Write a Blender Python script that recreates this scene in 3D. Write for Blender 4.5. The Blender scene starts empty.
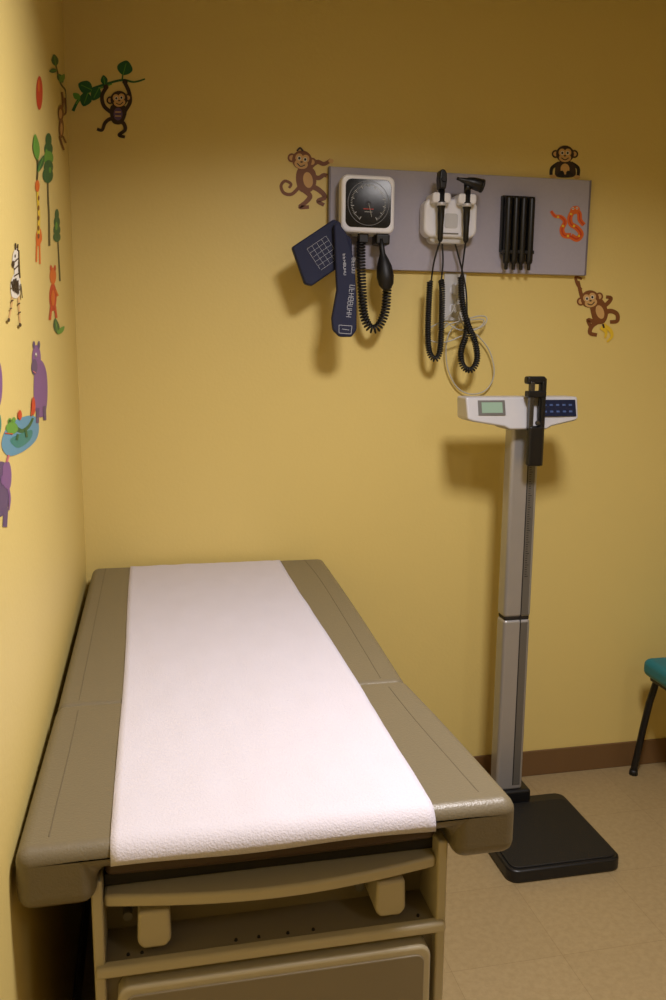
import bpy, bmesh, math, random
import numpy as np
from mathutils import Vector, Matrix
random.seed(3)
scene=bpy.context.scene
try:
    scene.view_settings.view_transform='Standard'
except Exception: pass
# ---------------------------------------------------------------- survey camera
S=1.07
C=np.array([.1873*S,-2.5624*S,1.45*S]);yaw,pit,rol,FPX=.2134,.1737,.0088,858.14
fw=np.array([math.sin(yaw)*math.cos(pit),math.cos(yaw)*math.cos(pit),-math.sin(pit)])
rr=np.array([math.cos(yaw),-math.sin(yaw),0]);uu=np.cross(rr,fw)
r2=rr*math.cos(rol)+uu*math.sin(rol);u2=-rr*math.sin(rol)+uu*math.cos(rol)
def un(x,y,ax,c):
    """measured point of the photo -> metres on the real plane axis=c"""
    d=fw+r2*(x-333)/FPX-u2*(y-500)/FPX
    t=(c-C[ax])/d[ax]
    return Vector(C+d*t)
# ---------------------------------------------------------------- materials
def s2l(c):
    return tuple(((v/255)/12.92 if v/255<=.04045 else ((v/255+.055)/1.055)**2.4) for v in c)
MC={}
def mat(name,rgb,rough=.5,metal=0,var=.06,vscale=8,bump=0,bscale=200,coat=0,srgb=True,emit=0):
    if name in MC: return MC[name]
    m=bpy.data.materials.new(name);m.use_nodes=True
    nt=m.node_tree;b=nt.nodes['Principled BSDF']
    col=s2l(rgb) if srgb else rgb
    tc=nt.nodes.new('ShaderNodeTexCoord')
    nz=nt.nodes.new('ShaderNodeTexNoise');nz.inputs['Scale'].default_value=vscale;nz.inputs['Detail'].default_value=3
    nt.links.new(tc.outputs['Object'],nz.inputs['Vector'])
    mx=nt.nodes.new('ShaderNodeMix');mx.data_type='RGBA'
    mx.inputs[6].default_value=tuple(v*(1-var) for v in col)+(1,)
    mx.inputs[7].default_value=tuple(min(1,v*(1+var)) for v in col)+(1,)
    nt.links.new(nz.outputs['Fac'],mx.inputs[0]);nt.links.new(mx.outputs[2],b.inputs['Base Color'])
    b.inputs['Roughness'].default_value=rough;b.inputs['Metallic'].default_value=metal
    b.inputs['Coat Weight'].default_value=coat
    if emit:
        b.inputs['Emission Color'].default_value=col+(1,);b.inputs['Emission Strength'].default_value=emit
    if bump:
        n2=nt.nodes.new('ShaderNodeTexNoise');n2.inputs['Scale'].default_value=bscale;n2.inputs['Detail'].default_value=2
        nt.links.new(tc.outputs['Object'],n2.inputs['Vector'])
        bp=nt.nodes.new('ShaderNodeBump');bp.inputs['Strength'].default_value=bump;bp.inputs['Distance'].default_value=.002
        nt.links.new(n2.outputs['Fac'],bp.inputs['Height']);nt.links.new(bp.outputs['Normal'],b.inputs['Normal'])
    MC[name]=m;return m
M_wall=mat('yellow_wall_paint',(225,202,124),.5,var=.02,vscale=3,bump=.25,bscale=90)
M_ceil=mat('ceiling_white',(160,158,154),.9,var=.02)
M_base=mat('brown_vinyl_baseboard',(112,83,50),.45,var=.05)
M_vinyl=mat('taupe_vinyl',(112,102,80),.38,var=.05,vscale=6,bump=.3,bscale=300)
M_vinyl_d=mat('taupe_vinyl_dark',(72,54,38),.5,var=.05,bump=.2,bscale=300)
M_pipe=mat('taupe_piping',(98,88,68),.5,var=.03)
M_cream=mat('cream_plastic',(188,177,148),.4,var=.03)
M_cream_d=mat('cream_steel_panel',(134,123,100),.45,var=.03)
M_dark=mat('dark_gap',(30,25,20),.7)
M_blackp=mat('black_plastic',(17,17,19),.38,var=.1)
M_blackr=mat('black_rubber',(14,14,16),.5,var=.1)
M_mat_r=mat('black_ribbed_mat',(14,13,12),.6,var=.1,bump=.5,bscale=400)
M_alu=mat('brushed_aluminium',(178,176,175),.38,metal=.55,var=.04,vscale=20)
M_alu_d=mat('dark_aluminium',(118,116,112),.4,metal=.5,var=.04)
M_silver=mat('silver_plastic',(206,206,210),.35,metal=.15,var=.03)
M_lcd=mat('lcd_green',(150,178,158),.2)
M_navy=mat('navy_keypad',(22,30,58),.3)
M_btn=mat('keypad_button',(70,92,140),.4)
M_board=mat('grey_laminate',(170,166,180),.5,var=.05,vscale=120)
M_board_e=mat('grey_laminate_edge',(120,112,118),.45)
M_white=mat('white_plastic',(238,239,246),.3,var=.02)
M_whiteg=mat('offwhite_plastic',(205,205,206),.35,var=.02)
M_dial=mat('dial_black',(16,17,20),.10)
M_tick=mat('dial_tick',(190,190,185),.5)
M_red=mat('red_print',(190,60,40),.5)
M_cuff=mat('navy_nylon',(21,29,62),.7,var=.15,vscale=30,bump=.5,bscale=500)
M_print=mat('white_print',(200,204,215),.7)
M_cable=mat('grey_cable',(190,188,178),.5)
M_teal=mat('teal_vinyl',(10,112,124),.45,var=.05)
M_chrome=mat('dark_lens_metal',(90,90,92),.25,metal=.8)
M_paper=mat('exam_paper',(204,199,207),.85,var=.02,vscale=14,bump=.5,bscale=300)
# floor tiles
def floor_mat():
    m=bpy.data.materials.new('beige_vinyl_tile');m.use_nodes=True;nt=m.node_tree;b=nt.nodes['Principled BSDF']
    tc=nt.nodes.new('ShaderNodeTexCoord')
    br=nt.nodes.new('ShaderNodeTexBrick');br.offset=0;br.inputs['Scale'].default_value=1
    br.inputs['Brick Width'].default_value=.305;br.inputs['Row Height'].default_value=.305
    br.inputs['Mortar Size'].default_value=.0009;br.inputs['Mortar Smooth'].default_value=.3
    br.inputs['Color1'].default_value=s2l((164,143,104))+(1,);br.inputs['Color2'].default_value=s2l((161,140,101))+(1,)
    br.inputs['Mortar'].default_value=s2l((142,121,84))+(1,)
    nt.links.new(tc.outputs['Object'],br.inputs['Vector'])
    nz=nt.nodes.new('ShaderNodeTexNoise');nz.inputs['Scale'].default_value=60;nz.inputs['Detail'].default_value=6;nz.inputs['Roughness'].default_value=.7
    nt.links.new(tc.outputs['Object'],nz.inputs['Vector'])
    cr=nt.nodes.new('ShaderNodeValToRGB');cr.color_ramp.elements[0].position=.38;cr.color_ramp.elements[0].color=(.84,.82,.77,1)
    cr.color_ramp.elements[1].position=.6;cr.color_ramp.elements[1].color=(1.03,1.03,1.03,1)
    nt.links.new(nz.outputs['Fac'],cr.inputs['Fac'])
    mx=nt.nodes.new('ShaderNodeMix');mx.data_type='RGBA';mx.blend_type='MULTIPLY';mx.inputs[0].default_value=.7
    nt.links.new(br.outputs['Color'],mx.inputs[6]);nt.links.new(cr.outputs['Color'],mx.inputs[7])
    nt.links.new(mx.outputs[2],b.inputs['Base Color']);b.inputs['Roughness'].default_value=.4
    return m
M_floor=floor_mat()
# ---------------------------------------------------------------- mesh helpers
def link(o,parent=None):
    bpy.context.collection.objects.link(o)
    if parent: o.parent=parent
    return o
def empty(name,loc=(0,0,0)):
    e=bpy.data.objects.new(name,None);e.empty_display_size=.05;link(e);return e
def mesh(name,vs,fs,mats,parent=None,smooth=False,mi=None,bevel=0,seg=3):
    me=bpy.data.meshes.new(name);me.from_pydata([tuple(v) for v in vs],[],fs)
    if not isinstance(mats,(list,tuple)): mats=[mats]
    for m in mats: me.materials.append(m)
    if mi:
        for p,i in zip(me.polygons,mi): p.material_index=i
    bm=bmesh.new();bm.from_mesh(me);bmesh.ops.recalc_face_normals(bm,faces=bm.faces);bm.to_mesh(me);bm.free()
    if smooth or bevel:
        for p in me.polygons: p.use_smooth=True
    o=bpy.data.objects.new(name,me);link(o,parent)
    if bevel:
        md=o.modifiers.new('bevel','BEVEL');md.width=bevel;md.segments=seg;md.limit_method='ANGLE';md.angle_limit=math.radians(35);md.harden_normals=True
    return o
def box(name,x0,x1,y0,y1,z0,z1,m,parent=None,bevel=0,seg=3):
    vs=[(x,y,z) for x in(x0,x1) for y in(y0,y1) for z in(z0,z1)]
    fs=[(0,1,3,2),(4,6,7,5),(0,4,5,1),(2,3,7,6),(0,2,6,4),(1,5,7,3)]
    return mesh(name,vs,fs,m,parent,bevel=bevel,seg=seg)
def prism(name,front,back,m,parent=None,bevel=0,seg=3):
    n=len(front);vs=list(front)+list(back)
    fs=[tuple(range(n)),tuple(range(2*n-1,n-1,-1))]+[(i,(i+1)%n,n+(i+1)%n,n+i) for i in range(n)]
    return mesh(name,vs,fs,m,parent,bevel=bevel,seg=seg)
def slab(name,px,yf,th,m,parent=None,bevel=.003,seg=2,tilt=0):
    f=[un(a,b,1,yf) for a,b in px];k=[v+Vector((0,th,0)) for v in f]
    return prism(name,f,k,m,parent,bevel,seg)
def rrect(x0,x1,z0,z1,r,n=6):
    out=[]
    for cx,cz,a0 in [(x1-r,z1-r,0),(x0+r,z1-r,90),(x0+r,z0+r,180),(x1-r,z0+r,270)]:
        for i in range(n+1):
            a=math.radians(a0+90*i/n);out.append((cx+r*math.cos(a),cz+r*math.sin(a)))
    return out
def rslab(name,x0,x1,z0,z1,r,yf,yb,m,parent=None,bevel=.003):
    o=rrect(x0,x1,z0,z1,r)
    return prism(name,[(x,yf,z) for x,z in o],[(x,yb,z) for x,z in o],m,parent,bevel)
def cyl(name,p0,p1,ra,rb,m,parent=None,n=32,bevel=0):
    p0=Vector(p0);p1=Vector(p1);d=(p1-p0).normalized();a=d.orthogonal().normalized();b=d.cross(a)
    A=[p0+ra*(a*math.cos(t)+b*math.sin(t)) for t in [2*math.pi*i/n for i in range(n)]]
    B=[p1+rb*(a*math.cos(t)+b*math.sin(t)) for t in [2*math.pi*i/n for i in range(n)]]
    o=prism(name,A,B,m,parent,bevel)
    if not bevel:
        for p in o.data.polygons: p.use_smooth=len(p.vertices)==4
    return o
def lathe(name,p0,axis,prof,m,parent=None,n=24):
    """prof: list of (distance along axis, radius)"""
    p0=Vector(p0);d=Vector(axis).normalized();a=d.orthogonal().normalized();b=d.cross(a);vs=[];fs=[]
    for h,r in prof:
        for i in range(n):
            t=2*math.pi*i/n;vs.append(p0+d*h+(a*math.cos(t)+b*math.sin(t))*r)
    for k in range(len(prof)-1):
        for i in range(n): fs.append((k*n+i,k*n+(i+1)%n,(k+1)*n+(i+1)%n,(k+1)*n+i))
    fs.append(tuple(range(n)));fs.append(tuple(range(len(vs)-1,len(vs)-n-1,-1)))
    return mesh(name,vs,fs,m,parent,smooth=True)
def cat(pts,n=8,closed=False):
    P=[Vector(p) for p in pts];out=[];L=len(P)
    rng=range(L if closed else L-1)
    for i in rng:
        g=lambda k:(P[k%L] if closed else P[max(0,min(L-1,k))])
        a,b,c,d=g(i-1),g(i),g(i+1),g(i+2)
        for j in range(n):
            t=j/n;out.append(.5*((2*b)+(c-a)*t+(2*a-5*b+4*c-d)*t*t+(3*b-a-3*c+d)*t**3))
    if not closed: out.append(P[-1])
    return out
def tube(name,pts,r,m,parent=None,smooth=True,n=8,radii=None):
    P=cat(pts,n) if smooth else [Vector(p) for p in pts]
    cu=bpy.data.curves.new(name,'CURVE');cu.dimensions='3D';cu.bevel_depth=r;cu.bevel_resolution=3;cu.use_fill_caps=True
    sp=cu.splines.new('POLY');sp.points.add(len(P)-1)
    for i,p in enumerate(P): sp.points[i].co=(*p,1)
    cu.materials.append(m)
    o=bpy.data.objects.new(name,cu);return link(o,parent)
def coil(name,pts,R,r,pitch,m,parent=None):
    P=cat(pts,20);L=[0]
    for i in range(1,len(P)): L.append(L[-1]+(P[i]-P[i-1]).length)
    tot=L[-1];turns=tot/pitch;N=int(turns*10);out=[];k=0
    for i in range(N+1):
        s=tot*i/N
        while k<len(L)-2 and L[k+1]<s:k+=1
        t=(s-L[k])/max(1e-9,L[k+1]-L[k]);p=P[k].lerp(P[k+1],t);d=(P[k+1]-P[k]).normalized()
        nn=Vector((0,1,0));b=d.cross(nn).normalized();nn=b.cross(d).normalized()
        a=2*math.pi*turns*i/N;out.append(p+R*(nn*math.cos(a)+b*math.sin(a)))
    return tube(name,out,r,m,parent,smooth=False)
# ---------------------------------------------------------------- room
WX=-.003;RX=3.2;FY=-4.6;CZ=2.72
box('wall_back',WX-.1,RX+.1,0,.1,0,CZ,M_wall)
box('wall_left',WX-.1,WX,FY,0,0,CZ,M_wall)
box('wall_right',RX,RX+.1,FY,0,0,CZ,M_wall)
box('wall_front',WX-.1,RX+.1,FY-.1,FY,0,CZ,M_wall)
box('floor',WX-.1,RX+.1,FY-.1,.1,-.1,0,M_floor)
box('ceiling',WX-.1,RX+.1,FY-.1,.1,CZ,CZ+.1,M_ceil)
box('baseboard_back',WX+.008,RX,-.008,0,0,.098,M_base,bevel=.003)
box('baseboard_left',WX,WX+.008,FY,0,0,.098,M_base,bevel=.003)
box('baseboard_right',RX-.008,RX,FY,-.008,0,.098,M_base,bevel=.003)
# ---------------------------------------------------------------- exam table
T=empty('exam_table')
ZT=.872
def pad(name,secs,zt,zb,notch=None,zm=.83,bev=.022):
    vs=[];fs=[];n=None
    for y,xl,xr in secs:
        if notch:
            a,b=notch
            pr=[(xl,zb),(xl,zt),(xr,zt),(xr,zb),(b,zb),(b,zm),(a,zm),(a,zb)]
        else: pr=[(xl,zb),(xl,zt),(xr,zt),(xr,zb)]
        n=len(pr);vs+=[(x,y,z) for x,z in pr]
    for k in range(len(secs)-1):
        for i in range(n): fs.append((k*n+i,k*n+(i+1)%n,(k+1)*n+(i+1)%n,(k+1)*n+i))
    fs.append(tuple(range(n)));fs.append(tuple(range(len(vs)-1,len(vs)-n-1,-1)))
    return mesh(name,vs,fs,M_vinyl,T,bevel=bev,seg=5)
def lerp_secs(a,b,n,bow=0):
    out=[]
    for i in range(n+1):
        t=i/n;s=math.sin(math.pi*t)*bow
        out.append((a[0]+(b[0]-a[0])*t,a[1]+(b[1]-a[1])*t,a[2]+(b[2]-a[2])*t+s))
    return out
pad('backrest_cushion',lerp_secs((-.03,.018,.757),(-1.118,.013,.714),10,.004),ZT,.785)
pad('seat_cushion',lerp_secs((-1.100,.012,.716),(-1.612,.004,.743),8,.003),ZT,.779,notch=(.112,.640))
# piping seams
zp=ZT-.0005
tube('piping_back_right',[(.69,-.05,zp),(.693,-.3,zp),(.680,-.7,zp),(.664,-1.09,zp)],.0012,M_pipe,T)
tube('piping_back_left',[(.060,-.05,zp),(.058,-.3,zp),(.056,-.7,zp),(.054,-1.09,zp)],.0012,M_pipe,T)
tube('piping_seat_right',[(.668,-1.14,zp),(.673,-1.3,zp),(.684,-1.48,zp),(.690,-1.575,zp)],.0012,M_pipe,T)
tube('piping_seat_left',[(.056,-1.14,zp),(.054,-1.3,zp),(.05,-1.48,zp),(.048,-1.575,zp)],.0012,M_pipe,T)
# upholstery underboards
box('backrest_board',.05,.70,-1.09,-.06,.765,.79,M_dark,T)
# body cabinet
BX0,BX1=.102,.640;BYF=-1.585;BYB=-.22
box('side_panel_left',BX0,BX0+.016,BYF,BYB,.06,.80,M_cream,T,bevel=.004)
box('side_panel_right',BX1-.016,BX1,BYF,BYB,.06,.80,M_cream,T,bevel=.004)
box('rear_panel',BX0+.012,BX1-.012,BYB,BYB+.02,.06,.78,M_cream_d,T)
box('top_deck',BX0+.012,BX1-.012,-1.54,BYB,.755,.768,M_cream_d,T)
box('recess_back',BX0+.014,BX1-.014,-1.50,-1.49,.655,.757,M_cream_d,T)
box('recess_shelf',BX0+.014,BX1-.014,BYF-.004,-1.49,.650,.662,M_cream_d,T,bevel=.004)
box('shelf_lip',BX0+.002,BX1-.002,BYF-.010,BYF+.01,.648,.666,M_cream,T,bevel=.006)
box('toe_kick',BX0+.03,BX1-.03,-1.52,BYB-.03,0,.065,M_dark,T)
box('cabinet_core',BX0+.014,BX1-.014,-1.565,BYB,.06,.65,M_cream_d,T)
# stowed leg-rest cushion and its bowed handle
def bow(t,d): return -d*math.sin(math.pi*t)
def bowed(name,x0,x1,y,dpt,bowd,z0,z1,m,bev=.006):
    vs=[];fs=[];N=18
    for i in range(N+1):
        t=i/N;x=x0+(x1-x0)*t;yy=y+bow(t,bowd)
        vs+=[(x,yy,z0),(x,yy,z1),(x,y+dpt,z1),(x,y+dpt,z0)]
    for i in range(N):
        for k in range(4): fs.append((i*4+k,i*4+(k+1)%4,(i+1)*4+(k+1)%4,(i+1)*4+k))
    fs.append((0,1,2,3));fs.append((N*4+3,N*4+2,N*4+1,N*4))
    return mesh(name,vs,fs,m,T,bevel=bev)
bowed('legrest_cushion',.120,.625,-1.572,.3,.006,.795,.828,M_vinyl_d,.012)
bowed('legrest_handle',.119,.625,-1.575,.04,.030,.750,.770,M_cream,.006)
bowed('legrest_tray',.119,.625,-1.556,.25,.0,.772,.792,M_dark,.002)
# stirrup ends
for i,x in enumerate((.190,.553)):
    pr=[(x-.024,.735),(x+.022,.735),(x+.024,.685),(x+.016,.674),(x-.018,.674),(x-.026,.685)]
    prism(f'stirrup_{i+1}',[(a,-1.575,b) for a,b in pr],[(a,-1.50,b) for a,b in pr],M_cream,T,bevel=.006)
    cyl(f'stirrup_pivot_{i+1}',(x-.04,-1.53,.70),(x-.04,-1.50,.70),.007,.007,M_alu_d,T)
rslab('latch_plate',.355,.385,.70,.73,.004,-1.506,-1.498,M_cream,T,.002)
for i,x in enumerate((.15,.17,.31,.345,.39,.43,.60)):
    cyl(f'shelf_bolt_{i+1}',(x,-1.565,.661),(x,-1.565,.665),.003,.002,M_dark,T,n=12)
# drawers
def drawer(i,z0,z1):
    x0,x1=.134,.612
    f=rrect(x0,x1,z0,z1,.02)
    prism(f'drawer_frame_{i}',[(a,-1.6,b) for a,b in f],[(a,-1.565,b) for a,b in f],M_cream,T,bevel=.005)
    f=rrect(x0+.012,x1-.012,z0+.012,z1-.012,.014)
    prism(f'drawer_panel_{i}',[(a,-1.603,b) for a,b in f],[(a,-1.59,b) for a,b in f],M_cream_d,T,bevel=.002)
drawer(1,.44,.634);drawer(2,.245,.432);drawer(3,.075,.237)
# paper sheet
def paper_sheet():
    prof=[(-.034,ZT-.004),(-.05,ZT+.0022)]
    for i in range(1,80): prof.append((-.05-(1.589-.05)*i/79,ZT+.0022))
    prof+=[(-1.600,ZT+.0005),(-1.609,ZT-.005),(-1.6155,ZT-.013),(-1.6185,ZT-.022),(-1.6190,ZT-.031)]
    vs=[];fs=[];NX=40
    for k,(y,z) in enumerate(prof):
        for i in range(NX+1):
            t=i/NX;x=.135+(.6085-.135)*t
            w=.0010*math.sin(7*t+3*y)+.0008*math.sin(23*y+5*t)+.0006*math.sin(40*t+9*y)+.0005*math.sin(31*y-22*t)
            x2=x+.002*math.sin(5*y)
            e=.002*math.sin(9*t+1) if k==len(prof)-1 else 0
            vs.append((x2,y,(z+abs(w) if k<81 else z)+e))
    n=NX+1
    for k in range(len(prof)-1):
        for i in range(NX): fs.append((k*n+i,k*n+i+1,(k+1)*n+i+1,(k+1)*n+i))
    o=mesh('exam_table_paper',vs,fs,M_paper,None,smooth=True)
    sd=o.modifiers.new('thick','SOLIDIFY');sd.thickness=.0006
paper_sheet()
# ---------------------------------------------------------------- physician scale
P=empty('physician_scale')
px0,px1,py0,py1=1.205,1.572,-.610,-.205
o=rrect(px0,px1,py0,py1,.035)
prism('platform_base',[(a,b,.0) for a,b in o],[(a,b,.042) for a,b in o],M_blackp,P,bevel=.008)
o=rrect(px0+.012,px1-.012,py0+.012,py1-.05,.028)
prism('platform_mat',[(a,b,.04) for a,b in o],[(a,b,.0465) for a,b in o],M_mat_r,P,bevel=.002)
box('column_foot',1.30,1.44,-.245,-.16,.03,.085,M_blackp,P,bevel=.01)
cx=1.366;yc=-.2
def colseg(name,w,d,z0,z1,m,bev=.012):
    box(name,cx-w/2,cx+w/2,yc-d/2,yc+d/2,z0,z1,m,P,bevel=bev,seg=5)
colseg('column_lower',.094,.062,.08,.685,M_alu)
colseg('column_joint',.088,.056,.68,.70,M_dark,.008)
colseg('column_upper',.094,.062,.692,1.345,M_alu)
yf=yc-.031
box('rod_channel_upper',cx+.012,cx+.036,yf-.0015,yf+.01,.70,1.31,M_alu_d,P,bevel=.001)
box('rod_channel_lower',cx+.012,cx+.036,yf-.0015,yf+.01,.10,.675,M_alu_d,P,bevel=.001)
box('channel_groove',cx+.009,cx+.012,yf-.001,yf+.01,.10,1.31,M_dark,P)
for i in range(56):
    z=.83+i*.0076;w=.012 if i%5==0 else .007
    box(f'ruler_tick_{i}',cx+.016,cx+.016+w,yf-.0022,yf-.001,z,z+.0018,M_blackp,P)
# digital head
hy=-.262
front=[(1.150,1.412),(1.153,1.345),(1.17,1.338),(1.272,1.321),(1.29,1.312),(1.415,1.312),(1.43,1.321),(1.51,1.338),(1.520,1.345),(1.522,1.412)]
prism('display_head',[(x,hy-.012+(.018 if z>1.4 else 0),z) for x,z in front],[(x,hy+.085,z) for x,z in front],M_silver,P,bevel=.007,seg=4)
def onface(x0,x1,z0,z1,off,nm,m):
    def Y(z): return hy-.012+.018*max(0,(z-1.345))/.067-off
    vs=[(x0,Y(z0),z0),(x1,Y(z0),z0),(x1,Y(z1),z1),(x0,Y(z1),z1)]
    k=[(a,b+.01,c) for a,b,c in vs]
    return prism(nm,vs,k,m,P,bevel=.001)
onface(1.188,1.276,1.357,1.402,.002,'lcd_bezel',M_alu_d)
onface(1.199,1.267,1.364,1.396,.003,'lcd_screen',M_lcd)
onface(1.392,1.512,1.352,1.403,.002,'keypad',M_navy)
for i in range(5):
    for j in range(2):
        x=1.402+i*.0215;z=1.364+j*.02
        onface(x,x+.011,z,z+.006,.003,f'key_{i}_{j}',M_btn)
# height rod + slider
box('height_rod',cx+.012,cx+.034,-.288,-.274,1.20,1.47,M_blackp,P,bevel=.003)
box('rod_cap',cx-.032,cx+.030,-.292,-.262,1.452,1.476,M_blackp,P,bevel=.007)
box('slider_lower',cx-.022,cx+.028,-.30,-.276,1.20,1.325,M_blackp,P,bevel=.008)
box('slider_left_rail',cx-.022,cx-.008,-.296,-.276,1.31,1.46,M_chrome,P,bevel=.003)
box('slider_right_rail',cx+.016,cx+.028,-.296,-.276,1.31,1.46,M_blackp,P,bevel=.003)
box('slider_bridge',cx-.03,cx+.03,-.298,-.268,1.412,1.432,M_blackp,P,bevel=.004)
cyl('slider_knob',(cx+.003,-.300,1.335),(cx+.003,-.308,1.335),.008,.006,M_chrome,P)
# ---------------------------------------------------------------- chair
H=empty('waiting_chair')
def chair():
    box('seat',1.915,2.39,-.57,-.10,.405,.472,M_teal,H,bevel=.025,seg=5)
    box('seat_pan',1.94,2.38,-.55,-.12,.388,.41,M_blackp,H,bevel=.004)
    r=.0125
    tube('leg_1',[(2.05,-.12,.395),(1.975,-.105,.365),(1.935,-.07,.013)],r,M_blackp,H,n=4)
    tube('leg_2',[(2.05,-.55,.395),(1.975,-.565,.365),(1.935,-.60,.013)],r,M_blackp,H,n=4)
    tube('leg_3',[(2.36,-.07,.013),(2.40,-.085,.45),(2.47,-.09,.86)],r,M_blackp,H,n=4)
    tube('leg_4',[(2.36,-.60,.013),(2.40,-.585,.45),(2.47,-.58,.86)],r,M_blackp,H,n=4)
    box('backrest',2.43,2.475,-.57,-.10,.58,.88,M_teal,H,bevel=.02,seg=4)
    for i,(x,y) in enumerate([(1.935,-.07),(1.935,-.60),(2.36,-.07),(2.36,-.60)]):
        cyl(f'foot_{i}',(x,y,0),(x,y,.02),.016,.014,M_blackr,H)
chair()
# ---------------------------------------------------------------- wall board and devices
B=empty('wall_instrument_board')
rslab('board_panel',.772,1.648,1.803,2.107,.004,-.02,-.001,M_board,B,.002)
box('board_edge_right',1.646,1.652,-.022,-.001,1.803,2.107,M_board_e,B,bevel=.001)
box('board_edge_left',.768,.774,-.022,-.001,1.803,2.107,M_board_e,B,bevel=.001)
G=empty('blood_pressure_gauge')
rslab('gauge_bracket',.84,.93,1.90,2.03,.01,-.05,-.02,M_whiteg,G,.003)
gx0,gx1,gz0,gz1=.794,.963,1.905,2.075
rslab('gauge_case',gx0,gx1,gz0,gz1,.022,-.085,-.04,M_white,G,.008)
gcx=(gx0+gx1)/2;gcz=(gz0+gz1)/2+.002
o=rrect(gx0+.013,gx1-.013,gz0+.016,gz1-.013,.02)
prism('dial_face',[(a,-.087,b) for a,b in o],[(a,-.08,b) for a,b in o],M_dial,G,bevel=.001)
def ring(name,cx,cz,ra,rb,y,m,parent,n=64):
    vs=[];fs=[]
    for i in range(n):
        t=2*math.pi*i/n
        vs+=[(cx+ra*math.cos(t),y,cz+ra*math.sin(t)),(cx+rb*math.cos(t),y,cz+rb*math.sin(t))]
    for i in range(n):
        j=(i+1)%n;fs.append((2*i,2*j,2*j+1,2*i+1))
    return mesh(name,vs,fs,m,parent)
ring('dial_ring',gcx,gcz,.064,.0652,-.0876,M_alu_d,G)
vs=[];fs=[]
for i in range(61):
    a=math.radians(-60+300*i/60);L=.010 if i%5==0 else .005;w=.0005 if i%5 else .0009
    d=Vector((math.cos(a),0,math.sin(a)));n=Vector((-math.sin(a),0,math.cos(a)));c=Vector((gcx,-.0878,gcz))
    k=len(vs);vs+=[c+d*(.056-L)+n*w,c+d*(.056-L)-n*w,c+d*.056-n*w,c+d*.056+n*w];fs.append((k,k+1,k+2,k+3))
mesh('dial_ticks',vs,fs,M_tick,G)
cyl('dial_hub',(gcx,-.087,gcz),(gcx,-.090,gcz),.007,.006,M_blackp,G)
tube('dial_needle',[(gcx,-.0895,gcz),(gcx+.01,-.0895,gcz-.04)],.0008,M_tick,G,smooth=False)
box('dial_label_1',gcx-.016,gcx+.016,-.0882,-.0875,gcz-.018,gcz-.0155,M_red,G)
box('dial_label_2',gcx-.012,gcx+.012,-.0882,-.0875,gcz-.026,gcz-.0245,M_tick,G)
box('hose_port',.855,.885,-.07,-.04,1.878,1.907,M_blackp,G,bevel=.003)
box('storage_hook',.905,.950,-.085,-.03,1.872,1.905,M_blackp,G,bevel=.006)
def W(x,y,c=-.06): return un(x,y,1,c)
coil('coiled_hose',[W(361,240,-.05),W(361,262,-.06),W(362,290,-.07),W(364,315,-.07),W(370,328,-.07),W(378,327,-.07),W(385,312,-.07),W(387,290,-.07),W(388,278,-.07)],.0115,.0034,.0095,M_blackr,G)
lathe('inflation_bulb',W(387,291,-.10),W(381,240,-.08)-W(387,291,-.10),[(0,.006),(.006,.013),(.02,.023),(.045,.027),(.075,.024),(.098,.016),(.115,.009),(.135,.008),(.16,.007)],M_blackr,G)
K=empty('blood_pressure_cuff')
slab('cuff_wide',[(292,247),(334,219),(341,222),(347,258),(341,266),(312,286),(305,284)],-.145,.025,M_cuff,K,bevel=.006,seg=3)
slab('cuff_strap',[(334,224),(339,222),(347,234),(355,262),(357,300),(357,330),(352,337),(340,337),(333,330),(332,318),(337,290)],-.170,.02,M_cuff,K,bevel=.006,seg=3)
slab('cuff_fold',[(338,228),(352,238),(353,262),(345,268),(336,262)],-.125,.085,M_cuff,K,bevel=.006,seg=3)
def ink(name,segs,y,m,w=.0011):
    vs=[];fs=[]
    for a,b in segs:
        p=W(*a,y);q=W(*b,y);d=(q-p).normalized();n=Vector((-d.z,0,d.x))*w;k=len(vs)
        vs+=[p+n,p-n,q-n,q+n];fs.append((k,k+1,k+2,k+3))
    mesh(name,vs,fs,m,K)
segs=[]
for i in range(6):
    a=(307+2.8*i,249+4.2*i);b=(326+2.6*i,236+4.3*i)
    segs.append((a,b))
for i in range(5):
    t=i/4;segs.append(((307+19*t,249-13*t),(320+19*t,269-12.5*t)))
ink('cuff_size_table',segs,-.1456,M_print,.0003)
def glyphs(x0,y0,x1,y1,n,h,seed):
    R=random.Random(seed);out=[]
    dx,dy=(x1-x0)/n,(y1-y0)/n;L=math.hypot(dx,dy);nx,ny=-dy/L*h,dx/L*h
    for i in range(n):
        ax,ay=x0+dx*i,y0+dy*i;ex,ey=ax+dx*.65,ay+dy*.65
        k=R.randint(0,3)
        out.append(((ax,ay),(ax+nx,ay+ny)))
        if k!=0: out.append(((ax,ay),(ex,ey)))
        if k!=1: out.append(((ax+nx*.5,ay+ny*.5),(ex+nx*.5,ey+ny*.5)))
        if k!=2: out.append(((ex,ey),(ex+nx,ey+ny)))
        if k==3: out.append(((ax+nx,ay+ny),(ex+nx,ey+ny)))
    return out
segs=glyphs(350,285,346,318,8,-5,4)+glyphs(352,258,352,274,5,-3.2,9)+glyphs(343,254,344,276,7,-2.3,5)
segs+=[((339,325),(352,326)),((339,333),(351,334)),((339,325),(339,333)),((352,326),(351,334)),((342,329),(349,330))]
ink('cuff_print',segs,-.1706,M_print,.0006)
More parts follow.
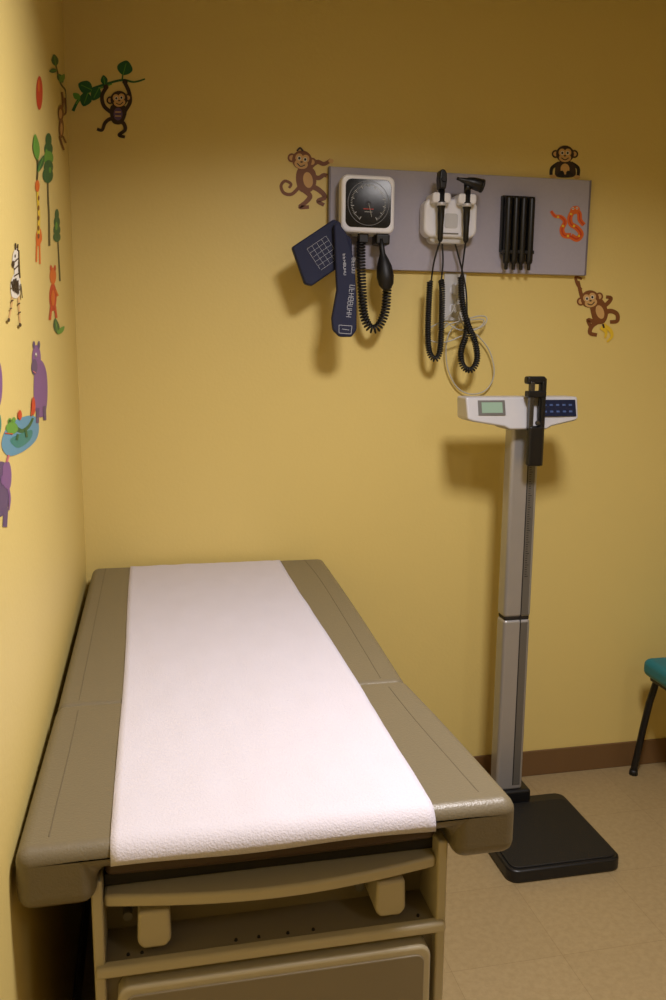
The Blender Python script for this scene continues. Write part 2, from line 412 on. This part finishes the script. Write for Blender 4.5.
# otoscope / ophthalmoscope wall unit
O_=empty('otoscope_ophthalmoscope_unit')
rslab('unit_body',1.062,1.238,1.902,2.02,.028,-.075,-.02,M_white,O_,.010)
rslab('unit_lower',1.085,1.215,1.885,1.93,.02,-.06,-.02,M_whiteg,O_,.006)
rslab('cradle_left',1.078,1.138,2.000,2.032,.010,-.105,-.03,M_white,O_,.006)
rslab('cradle_right',1.162,1.222,2.000,2.032,.010,-.105,-.03,M_white,O_,.006)
rslab('unit_recess',1.128,1.172,1.93,1.975,.008,-.0765,-.07,M_whiteg,O_,.002)
box('brand_strip',1.125,1.175,-.0765,-.075,1.912,1.916,M_alu_d,O_)
hxs=(1.108,1.192)
def handle(i,x,zt,zb):
    lathe(f'handle_{i}',(x,-.098,zb),(0,0,1),[(0,.005),(.008,.0085),(.05,.009),(.08,.011),(.10,.011),(.104,.0135),(.118,.0135),(.122,.0105),(zt-zb,.0105)],M_blackp,O_)
    lathe(f'handle_collar_{i}',(x,-.098,1.992),(0,0,1),[(0,.0135),(.003,.0145),(.008,.0145),(.01,.0135)],M_silver,O_)
handle(1,hxs[0],2.045,1.885);handle(2,hxs[1],2.045,1.885)
hd=[(hxs[0]-.010,2.04),(hxs[0]+.009,2.04),(hxs[0]+.012,2.065),(hxs[0]+.011,2.086),(hxs[0]+.005,2.097),(hxs[0]-.006,2.099),(hxs[0]-.012,2.091),(hxs[0]-.013,2.07)]
prism('ophthalmoscope_head',[(a,-.115,b) for a,b in hd],[(a,-.078,b) for a,b in hd],M_blackp,O_,bevel=.005)
cyl('ophthalmoscope_dial',(hxs[0],-.115,2.068),(hxs[0],-.12,2.068),.008,.007,M_blackr,O_)
cyl('otoscope_neck',(hxs[1],-.098,2.035),(hxs[1],-.098,2.062),.010,.012,M_blackp,O_)
lathe('otoscope_head',(hxs[1]+.045,-.105,2.056),(-1,0,.22),[(0,.016),(.004,.019),(.012,.0195),(.03,.018),(.05,.013),(.056,.0095),(.075,.0055),(.085,.004)],M_blackp,O_)
lathe('otoscope_lens_ring',(hxs[1]+.047,-.105,2.0555),(-1,0,.22),[(0,.0205),(.006,.0205),(.007,.019)],M_blackr,O_)
tube('cord_lead_1',[(hxs[0],-.098,1.888),W(434,262,-.09),W(431,283,-.08)],.0028,M_blackr,O_)
coil('coiled_cord_1',[W(430,281,-.08),W(428.5,310,-.075),W(428,338,-.075),W(430,354,-.075),W(436,359,-.075),W(440,350,-.075),W(441.5,325,-.07),W(442,290,-.06),W(441,280,-.05)],.0075,.0030,.0072,M_blackr,O_)
tube('cord_return_1',[W(441,282,-.05),W(443,262,-.05),(1.13,-.05,1.90)],.0028,M_blackr,O_)
tube('cord_lead_2',[(hxs[1],-.098,1.888),W(463,262,-.09),W(461,278,-.08)],.0028,M_blackr,O_)
coil('coiled_cord_2',[W(461,276,-.085),W(462,300,-.08),W(467,322,-.08),W(475,342,-.08),W(477,360,-.08),W(471,370,-.08),W(463,366,-.08),W(461,352,-.08),W(466,335,-.07),W(467,318,-.065)],.0078,.0031,.0074,M_blackr,O_)
tube('cord_return_2',[W(467,320,-.065),W(466,290,-.05),W(460,262,-.05),(1.17,-.05,1.90)],.0028,M_blackr,O_)
# specula dispenser
Q=empty('ear_specula_dispenser')
rslab('dispenser_back',1.336,1.442,1.868,2.045,.004,-.034,-.02,M_blackp,Q,.002)
for i,x in enumerate((1.352,1.378,1.404,1.431)):
    lathe(f'specula_tube_{i+1}',(x,-.048,1.812),(0,0,1),[(0,.005),(.003,.006),(.018,.006),(.022,.0105),(.03,.0118),(.22,.0118),(.228,.0105)],M_blackp,Q)
box('dispenser_rail',1.336,1.445,-.056,-.03,1.862,1.874,M_blackr,Q,bevel=.002)
# outlet + plug + cable
U=empty('wall_outlet')
a=W(444,275,0);b=W(462,321,0)
rslab('cover_plate',a.x,b.x+.008,b.z,1.80,.004,-.006,-.0002,M_whiteg,U,.002)
ocx=(a.x+b.x+.008)/2
for i,z in enumerate((b.z+.04,b.z+.098)):
    rslab(f'receptacle_{i}',ocx-.017,ocx+.017,z-.014,z+.014,.010,-.008,-.005,M_white,U,.001)
    for dx in (-.006,.006): box(f'slot_{i}_{dx}',ocx+dx-.001,ocx+dx+.001,-.0085,-.0078,z-.004,z+.005,M_dark,U)
V=empty('power_cord')
rslab('plug',ocx-.014,ocx+.014,b.z+.085,b.z+.118,.006,-.04,-.008,M_whiteg,V,.004)
rslab('plug_2',ocx-.013,ocx+.013,b.z+.026,b.z+.052,.006,-.035,-.008,M_whiteg,V,.004)
tube('cable_loops',[(ocx,-.038,b.z+.088),W(452,312,-.04),W(440,322,-.04),W(428,330,-.03),W(430,340,-.03),W(446,342,-.04),W(470,332,-.05),W(484,325,-.04),W(486,317,-.03),W(474,317,-.03),W(455,326,-.03),W(447,340,-.03),W(447,365,-.02),W(456,386,-.015),W(470,394,-.015),W(486,390,-.015),W(494,374,-.02),W(490,352,-.02),W(478,336,-.02),W(465,328,-.025),(ocx,-.034,b.z+.034)],.0022,M_cable,V,n=10)
tube('cable_loop_extra',[W(446,322,-.04),W(460,330,-.045),W(478,328,-.045),W(484,320,-.04),W(470,320,-.045),W(450,324,-.045),W(440,332,-.04),W(446,322,-.04)],.002,M_cable,V,n=8)
# ---------------------------------------------------------------- decals
DC={k:mat('decal_'+k,v,.5,var=.05,vscale=40) for k,v in dict(brown=(124,74,34),dkbrown=(52,34,22),tan=(210,168,106),black=(24,18,14),green=(30,96,52),ltgreen=(96,158,58),teal=(40,128,120),red=(205,62,32),orange=(222,106,34),yellow=(232,196,50),purple=(126,84,140),violet=(92,70,112),blue=(92,150,176),grey=(140,128,116),white=(225,218,200),bark=(84,76,40),pink=(200,110,120)).items()}
class Decal:
    def __init__(s,name,ax,c,sgn):
        s.n=name;s.ax=ax;s.c=c;s.sgn=sgn;s.vs=[];s.fs=[];s.mi=[];s.ms=[];s.k=0
    def _m(s,m):
        m=DC[m]
        if m not in s.ms:s.ms.append(m)
        s.k+=1;return s.ms.index(m)
    def _p(s,x,y):
        return un(x,y,s.ax,s.c+s.sgn*(.0006+.0001*s.k))
    def poly(s,pts,m,sm=True):
        i=s._m(m)
        if sm: pts=[(v.x,v.y) for v in cat([(a,b,0) for a,b in pts],5,True)]
        k=len(s.vs);s.vs+=[s._p(a,b) for a,b in pts];s.fs.append(tuple(range(k,k+len(pts))));s.mi.append(i)
    def ell(s,x,y,rx,ry,m,rot=0):
        a=math.radians(rot);P=[]
        for i in range(24):
            t=2*math.pi*i/24;u=rx*math.cos(t);v=ry*math.sin(t);P.append((x+u*math.cos(a)-v*math.sin(a),y+u*math.sin(a)+v*math.cos(a)))
        s.poly(P,m,False)
    def line(s,pts,w,m,w1=None,yw=1):
        i=s._m(m);P=cat([(a,b,0) for a,b in pts],6);k=len(s.vs);N=len(P)
        if w1 is None:w1=w
        for j,p in enumerate(P):
            d=(P[min(N-1,j+1)]-P[max(0,j-1)]).normalized();ww=(w+(w1-w)*j/(N-1))/2
            s.vs+=[s._p(p.x-d.y*ww,p.y+d.x*ww*yw),s._p(p.x+d.y*ww,p.y-d.x*ww*yw)]
        for j in range(N-1): s.fs.append((k+2*j,k+2*j+1,k+2*j+3,k+2*j+2));s.mi.append(i)
    def done(s):
        me=bpy.data.meshes.new(s.n);me.from_pydata([tuple(v) for v in s.vs],[],s.fs)
        for m in s.ms: me.materials.append(m)
        for p,i in zip(me.polygons,s.mi): p.material_index=i
        o=bpy.data.objects.new(s.n,me);link(o);return o
def leaf(d,x,y,L,ang,m='green',w=.45):
    a=math.radians(ang);c,s_=math.cos(a),math.sin(a);P=[]
    for u,v in [(0,0),(.25,-.8),(.6,-.9),(1,0),(.6,.9),(.25,.8)]:
        u*=L;v*=L*w*.6;P.append((x+u*c-v*s_,y+u*s_+v*c))
    d.poly(P,m);d.line([(x,y),(x+L*.8*c,y+L*.8*s_)],.8,'ltgreen')
def face(d,x,y,r,fur='dkbrown',rot=0,skin='tan'):
    a=math.radians(rot);R=lambda u,v:(x+u*math.cos(a)-v*math.sin(a),y+u*math.sin(a)+v*math.cos(a))
    for s_ in(-1,1):
        p=R(s_*r*1.05,0);d.ell(*p,r*.42,r*.45,fur);d.ell(*p,r*.24,r*.27,skin)
    d.ell(x,y,r,r*.95,fur,rot)
    for s_ in(-1,1): p=R(s_*r*.33,-r*.18);d.ell(*p,r*.38,r*.42,skin,rot)
    p=R(0,r*.42);d.ell(*p,r*.68,r*.48,skin,rot)
    for s_ in(-1,1): p=R(s_*r*.3,-r*.12);d.ell(*p,r*.2,r*.22,'white');d.ell(*p,r*.12,r*.14,'black')
    d.line([R(-r*.4,r*.42),R(0,r*.65),R(r*.4,r*.42)],max(.8,r*.1),'black')
    p=R(0,r*.2);d.ell(*p,r*.14,r*.08,'black')
BW=dict(ax=1,c=0,sgn=-1)
d=Decal('vine_monkey_decal',**BW)
d.line([(73,111),(78,101),(88,91),(103,85),(122,80),(134,82),(145,79)],3.2,'green',1.6)
d.line([(76,104),(84,95),(98,89),(112,84)],1.4,'ltgreen')
d.line([(122,80),(123,74)],1.4,'green')
leaf(d,123,75,15,-75,'green',.9);leaf(d,92,90,15,-155,'green',.75);leaf(d,88,93,14,110,'green',.75);leaf(d,99,88,14,118,'green',.65);leaf(d,105,85,10,-100,'green',.6);leaf(d,80,99,9,-140,'ltgreen',.6)
d.line([(112,113),(104,106),(102,96),(106,88)],3.8,'dkbrown');d.line([(125,111),(130,102),(129,92),(125,83)],3.8,'dkbrown')
d.line([(115,120),(110,119),(105,123),(102,130),(97,129)],4.2,'dkbrown',3)
d.line([(119,120),(124,124),(125,130),(119,135),(125,137)],4.2,'dkbrown',3)
d.poly([(111,106),(118,104),(126,107),(126,116),(121,124),(113,123),(110,114)],'dkbrown')
d.ell(118,114,4.5,6.5,'violet');d.line([(115,112),(121,112)],1,'tan');d.line([(115,116),(121,116)],1,'tan')
face(d,119,99,8.6,'dkbrown',-8)
d.ell(106,87,2.6,2.6,'dkbrown');d.ell(125,82,2.6,2.6,'dkbrown')
d.done()
d=Decal('climbing_monkey_decal',**BW)
d.line([(300,186),(292,194),(284,193),(281,186),(285,181),(291,184),(289,188)],3.6,'brown',2.6)
d.line([(304,190),(310,196),(306,202),(300,207),(309,207)],5.4,'brown',3.6)
d.line([(311,186),(319,190),(325,197),(318,201),(324,205)],5.4,'brown',3.6)
d.line([(309,174),(318,178),(324,175),(329,177)],5,'brown',3.6);d.line([(309,168),(317,162),(324,164),(331,160)],5,'brown',3.6)
d.poly([(298,169),(307,166),(315,171),(316,184),(310,192),(300,191),(296,180)],'brown')
d.ell(308,180,4.8,8,'tan',-10)
face(d,302,160,10,'brown',12)
for p in [(329,177),(331,161)]: d.ell(*p,2.6,2.2,'tan')
d.line([(297,151),(300,148),(303,151)],1.8,'dkbrown')
d.done()
d=Decal('sitting_monkey_decal',**BW)
d.line([(559,163),(552,168),(551,175)],3.8,'black',3.2);d.line([(571,163),(578,168),(578,176)],3.8,'black',3.2)
d.poly([(557,163),(565,160),(573,163),(576,172),(573,177),(557,177),(555,171)],'dkbrown')
d.ell(565,169,4.5,5.5,'tan');d.line([(558,176),(562,172),(563,177)],3,'black');d.line([(573,176),(568,172),(568,177)],3,'black')
d.ell(553,176.5,3.4,1.8,'tan');d.ell(577,177,3.2,1.8,'tan')
face(d,565,154,9,'dkbrown')
d.done()
# wavy snake lying diagonally across the board, tail upper left, head lower right
d=Decal('snake_decal',1,-.02,-1)
S1=[(551,211),(555,216),(561,217),(565,222),(562,229),(564,235),(571,236)]
S2=[(571,236),(577,239),(581,234),(577,228),(571,224),(570,217),(574,211),(579,213),(580,220),(584,225)]
d.line(S1,3,'orange',6);d.line(S2,6,'orange',4.6)
d.line(S1,1,'red',1.6);d.line(S2,1.6,'red',1.2)
for p in [(558,217),(563,226),(568,236),(579,236),(574,226),(571,214)]: d.ell(*p,1.2,1.2,'yellow')
d.ell(575,210,5,4,'orange',-20);d.ell(573,208.6,1.2,1.2,'white');d.ell(577,208.2,1.2,1.2,'white');d.ell(573,208.6,.6,.6,'black');d.ell(577,208.2,.6,.6,'black')
d.done()
d=Decal('banana_monkey_decal',**BW)
d.line([(604,318),(596,322),(588,320),(592,329)],4.6,'brown',3.4)
d.line([(581,290),(577,283),(576,277),(582,279)],3.4,'brown',2.4)
d.line([(589,306),(583,299),(580,290),(578,281)],4.6,'brown',3.2)
d.line([(601,308),(608,303),(611,298),(606,297)],4.6,'brown',3.2)
d.poly([(590,300),(598,297),(605,303),(608,314),(604,323),(595,323),(591,313)],'brown')
d.line([(603,314),(610,311),(617,314),(617,321),(610,322)],5,'brown',3.6)
d.line([(599,321),(592,326),(590,333),(597,335)],5,'brown',3.6)
d.ell(600,312,4,7,'tan',-18)
face(d,590,299,9.2,'brown',-15)
d.line([(603,325),(610,330),(612,336),(607,342)],5,'yellow',1.8);d.line([(601,327),(606,332),(605,338)],4.5,'yellow',1.8)
d.line([(603,324),(604,328)],2,'dkbrown')
d.done()
LW=dict(ax=0,c=WX,sgn=1)
d=Decal('red_balloon_decal',**LW);d.ell(39.5,93,3.2,17,'red');d.ell(39,86,1,6,'orange');d.done()
d=Decal('hanging_vine_decal',**LW)
d.line([(54,56),(57,70),(61,84),(66,92),(67,110)],1.6,'bark');leaf(d,56,66,12,-100,'green',.5);leaf(d,58,74,10,60,'green',.5);leaf(d,60,82,9,-60,'ltgreen',.5);leaf(d,57,70,8,170,'green',.5)
d.line([(60,116),(63,104),(62,92)],2,'brown');d.line([(61,116),(66,112),(65,98)],1.8,'brown');d.ell(61,113,2.8,8,'brown');d.ell(60.5,114,1.6,5,'tan');d.ell(61.5,128,2.4,10,'brown');d.ell(61.5,129,1.2,6,'tan')
d.line([(60,136),(62,144),(64,150)],1.8,'brown');d.line([(63,136),(66,143)],1.6,'brown');d.done()
d=Decal('giraffe_decal',**LW)
d.line([(40,264),(39.5,240)],1.6,'orange');d.line([(36.5,262),(37,238)],1.6,'orange');d.poly([(36,238),(38,228),(41,230),(42,240),(38,246)],'orange')
d.line([(38.5,234),(39,215),(38,200),(37.5,190)],2.6,'yellow',2);d.ell(37.5,186,2.2,6,'orange')
for y in (198,208,218,228,236): d.ell(38.7,y,.9,2.6,'brown')
d.line([(37.5,180),(38,165),(37,150)],1.4,'bark');leaf(d,37.5,160,26,-95,'ltgreen',.22);leaf(d,38,172,18,-70,'green',.25);d.done()
d=Decal('tall_tree_decal',**LW)
d.line([(49.5,246),(49,215),(48,190),(48.5,150)],2,'bark',1.4)
for y,w,h in [(140,3,7),(149,4.2,7),(158,4.8,7),(167,4.6,7),(175,5.2,8)]: d.ell(48+(y%3-1)*.6,y,w,h,'green' if y!=158 else 'ltgreen')
d.ell(46.5,152,1.2,3,'ltgreen');d.ell(50,170,1.2,3,'ltgreen');d.done()
d=Decal('zebra_decal',**LW)
d.line([(12.5,294),(11.5,306),(9,319)],2.2,'tan',1.4);d.line([(18.5,294),(19,308),(20,323)],2.2,'tan',1.4)
d.poly([(10.8,284),(13,276),(17,272),(20.2,280),(20.6,292),(17,298),(11.8,296)],'white')
d.line([(17,284),(16.3,270),(16,256)],4.4,'white',3.2);d.poly([(12.5,262),(13.3,253),(16.6,248),(18.8,253),(18,262),(14.5,268)],'white')
d.line([(15.6,243),(15.8,250)],1.2,'dkbrown');d.line([(18,244),(17.6,251)],1.2,'dkbrown');d.line([(18.8,250),(19.2,264),(20,278)],1.4,'dkbrown');d.ell(13.4,264,1.3,3.4,'dkbrown');d.ell(15.3,256,.6,1.6,'black')
for a,b in [((14.6,262),(18.6,258)),((14.8,269),(18.8,265)),((14.5,276),(19.2,273)),((12,281),(14,291)),((14,279),(15.6,292)),((16,278),(17,293)),((18,280),(18.6,294)),((11,301),(13.5,300)),((18,304),(20.2,303)),((9.8,309),(12,308)),((18.4,313),(20.8,312)),((11.6,287),(19.8,290))]: d.line([a,b],1.2,'dkbrown')
d.line([(20.8,284),(22.3,298)],1.1,'dkbrown');d.ell(8.8,320,1.4,2,'dkbrown');d.ell(20.2,325,1.4,2,'dkbrown');d.done()
d=Decal('palm_tree_decal',**LW)
d.line([(60,281),(59,260),(57.5,232)],1.6,'bark',1.2)
for y,w,h in [(215,2,6),(222,3,6),(230,3.4,6),(237,3.6,5)]: d.ell(57,y,w,h,'green')
d.ell(56.4,226,1.2,4,'ltgreen');d.done()
d=Decal('bear_decal',**LW)
d.ell(53,297,3.6,14,'red');d.ell(53,276,3.2,8.5,'orange');d.ell(51,268,1,3,'red');d.ell(55,268,1,3,'red');d.line([(51.5,306),(50,320)],2.2,'red');d.line([(55,306),(56.5,318)],2.2,'red');d.line([(55.5,290),(58,296)],1.8,'orange');d.ell(53,298,1.8,8,'orange')
leaf(d,58,334,16,-100,'green',.3);leaf(d,58,334,10,-50,'ltgreen',.4);d.done()
d=Decal('hippo_decal',**LW)
d.poly([(35,366),(41,360),(46.5,372),(47.5,396),(45,414),(38,416),(34,400)],'purple');d.ell(36.5,358,4.4,13,'purple');d.ell(34.5,367,3,8,'violet');d.ell(34,345,1.2,4,'violet');d.ell(39,345,1.2,4,'violet')
d.line([(38,408),(37.5,423)],3,'violet');d.line([(44.5,406),(45,420)],3,'violet');d.ell(36,355,.9,2.4,'white');d.ell(36,356,.5,1.4,'black');d.line([(33,371),(36,373)],1,'pink');d.ell(33.5,406,2,9,'red');d.line([(33,398),(31.5,416)],1.2,'red');d.done()
d=Decal('crocodile_pond_decal',**LW)
d.poly([(2,440),(8,426),(20,418),(34,416),(39,426),(36,440),(24,451),(10,456),(3,450)],'blue');d.poly([(10,440),(20,434),(32,430),(30,440),(18,448)],'teal')
d.line([(8,432),(14,428),(22,431),(29,426),(33,418)],6,'green',2);d.ell(12,428,6,6,'ltgreen');d.ell(10,421,1.8,3,'ltgreen');d.ell(14,420,1.8,3,'ltgreen');d.ell(10,421,.8,1.4,'black')
d.line([(5,433),(13,434)],1,'red');d.line([(18,434),(17,440)],2.2,'green');d.line([(26,430),(27,437)],2.2,'green');d.ell(20,415,2,5,'red');d.done()
d=Decal('elephant_decal',**LW)
d.poly([(-12,470),(-2,462),(6,464),(9,480),(8,506),(2,516),(-12,516)],'violet');d.line([(6,508),(5,527)],4.5,'violet');d.line([(-4,508),(-5,532)],5,'violet');d.poly([(3,466),(9,462),(11.5,474),(10,488),(4,486)],'purple');d.line([(8,486),(10,498),(9,510)],2.4,'purple',1.4);d.ell(3,480,2,5,'purple');d.line([(7,462),(9,455)],2,'pink');d.done()
d=Decal('bird_decal',**LW)
d.ell(-2,384,4.5,24,'purple');d.ell(-2,424,3.4,12,'teal');d.done()
# ---------------------------------------------------------------- lights
def troffer(name,x,y,sx,sy,power,col,spread=180,em=2):
    e=empty(name)
    box('housing',x-sx/2-.03,x+sx/2+.03,y-sy/2-.03,y+sy/2+.03,CZ-.02,CZ-.001,M_white,e,bevel=.003)
    m=mat(name+'_diffuser',(255,250,242),.5,emit=em)
    box('diffuser',x-sx/2,x+sx/2,y-sy/2,y+sy/2,CZ-.026,CZ-.018,m,e)
    L=bpy.data.lights.new('lamp','AREA');L.shape='RECTANGLE';L.size=sx;L.size_y=sy;L.energy=power;L.color=col;L.spread=math.radians(spread)
    o=bpy.data.objects.new('lamp',L);o.location=(x,y,CZ-.032);link(o,e)
troffer('ceiling_light',1.0,-1.68,.34,.4,38,(1,.94,.955),146,1.2)
troffer('ceiling_light.001',1.93,-3.56,.3,.6,6,(1,.94,.955),180,5)
w=bpy.data.worlds.new('w');scene.world=w;w.use_nodes=True;w.node_tree.nodes['Background'].inputs[0].default_value=(.02,.017,.012,1)
# ---------------------------------------------------------------- camera
cam=bpy.data.cameras.new('camera');cam.sensor_fit='VERTICAL';cam.sensor_height=24;cam.lens=24*FPX/1000;cam.clip_start=.02
co=bpy.data.objects.new('camera',cam);link(co)
co.matrix_world=Matrix(((r2[0],u2[0],-fw[0],C[0]),(r2[1],u2[1],-fw[1],C[1]),(r2[2],u2[2],-fw[2],C[2]),(0,0,0,1)))
scene.camera=co
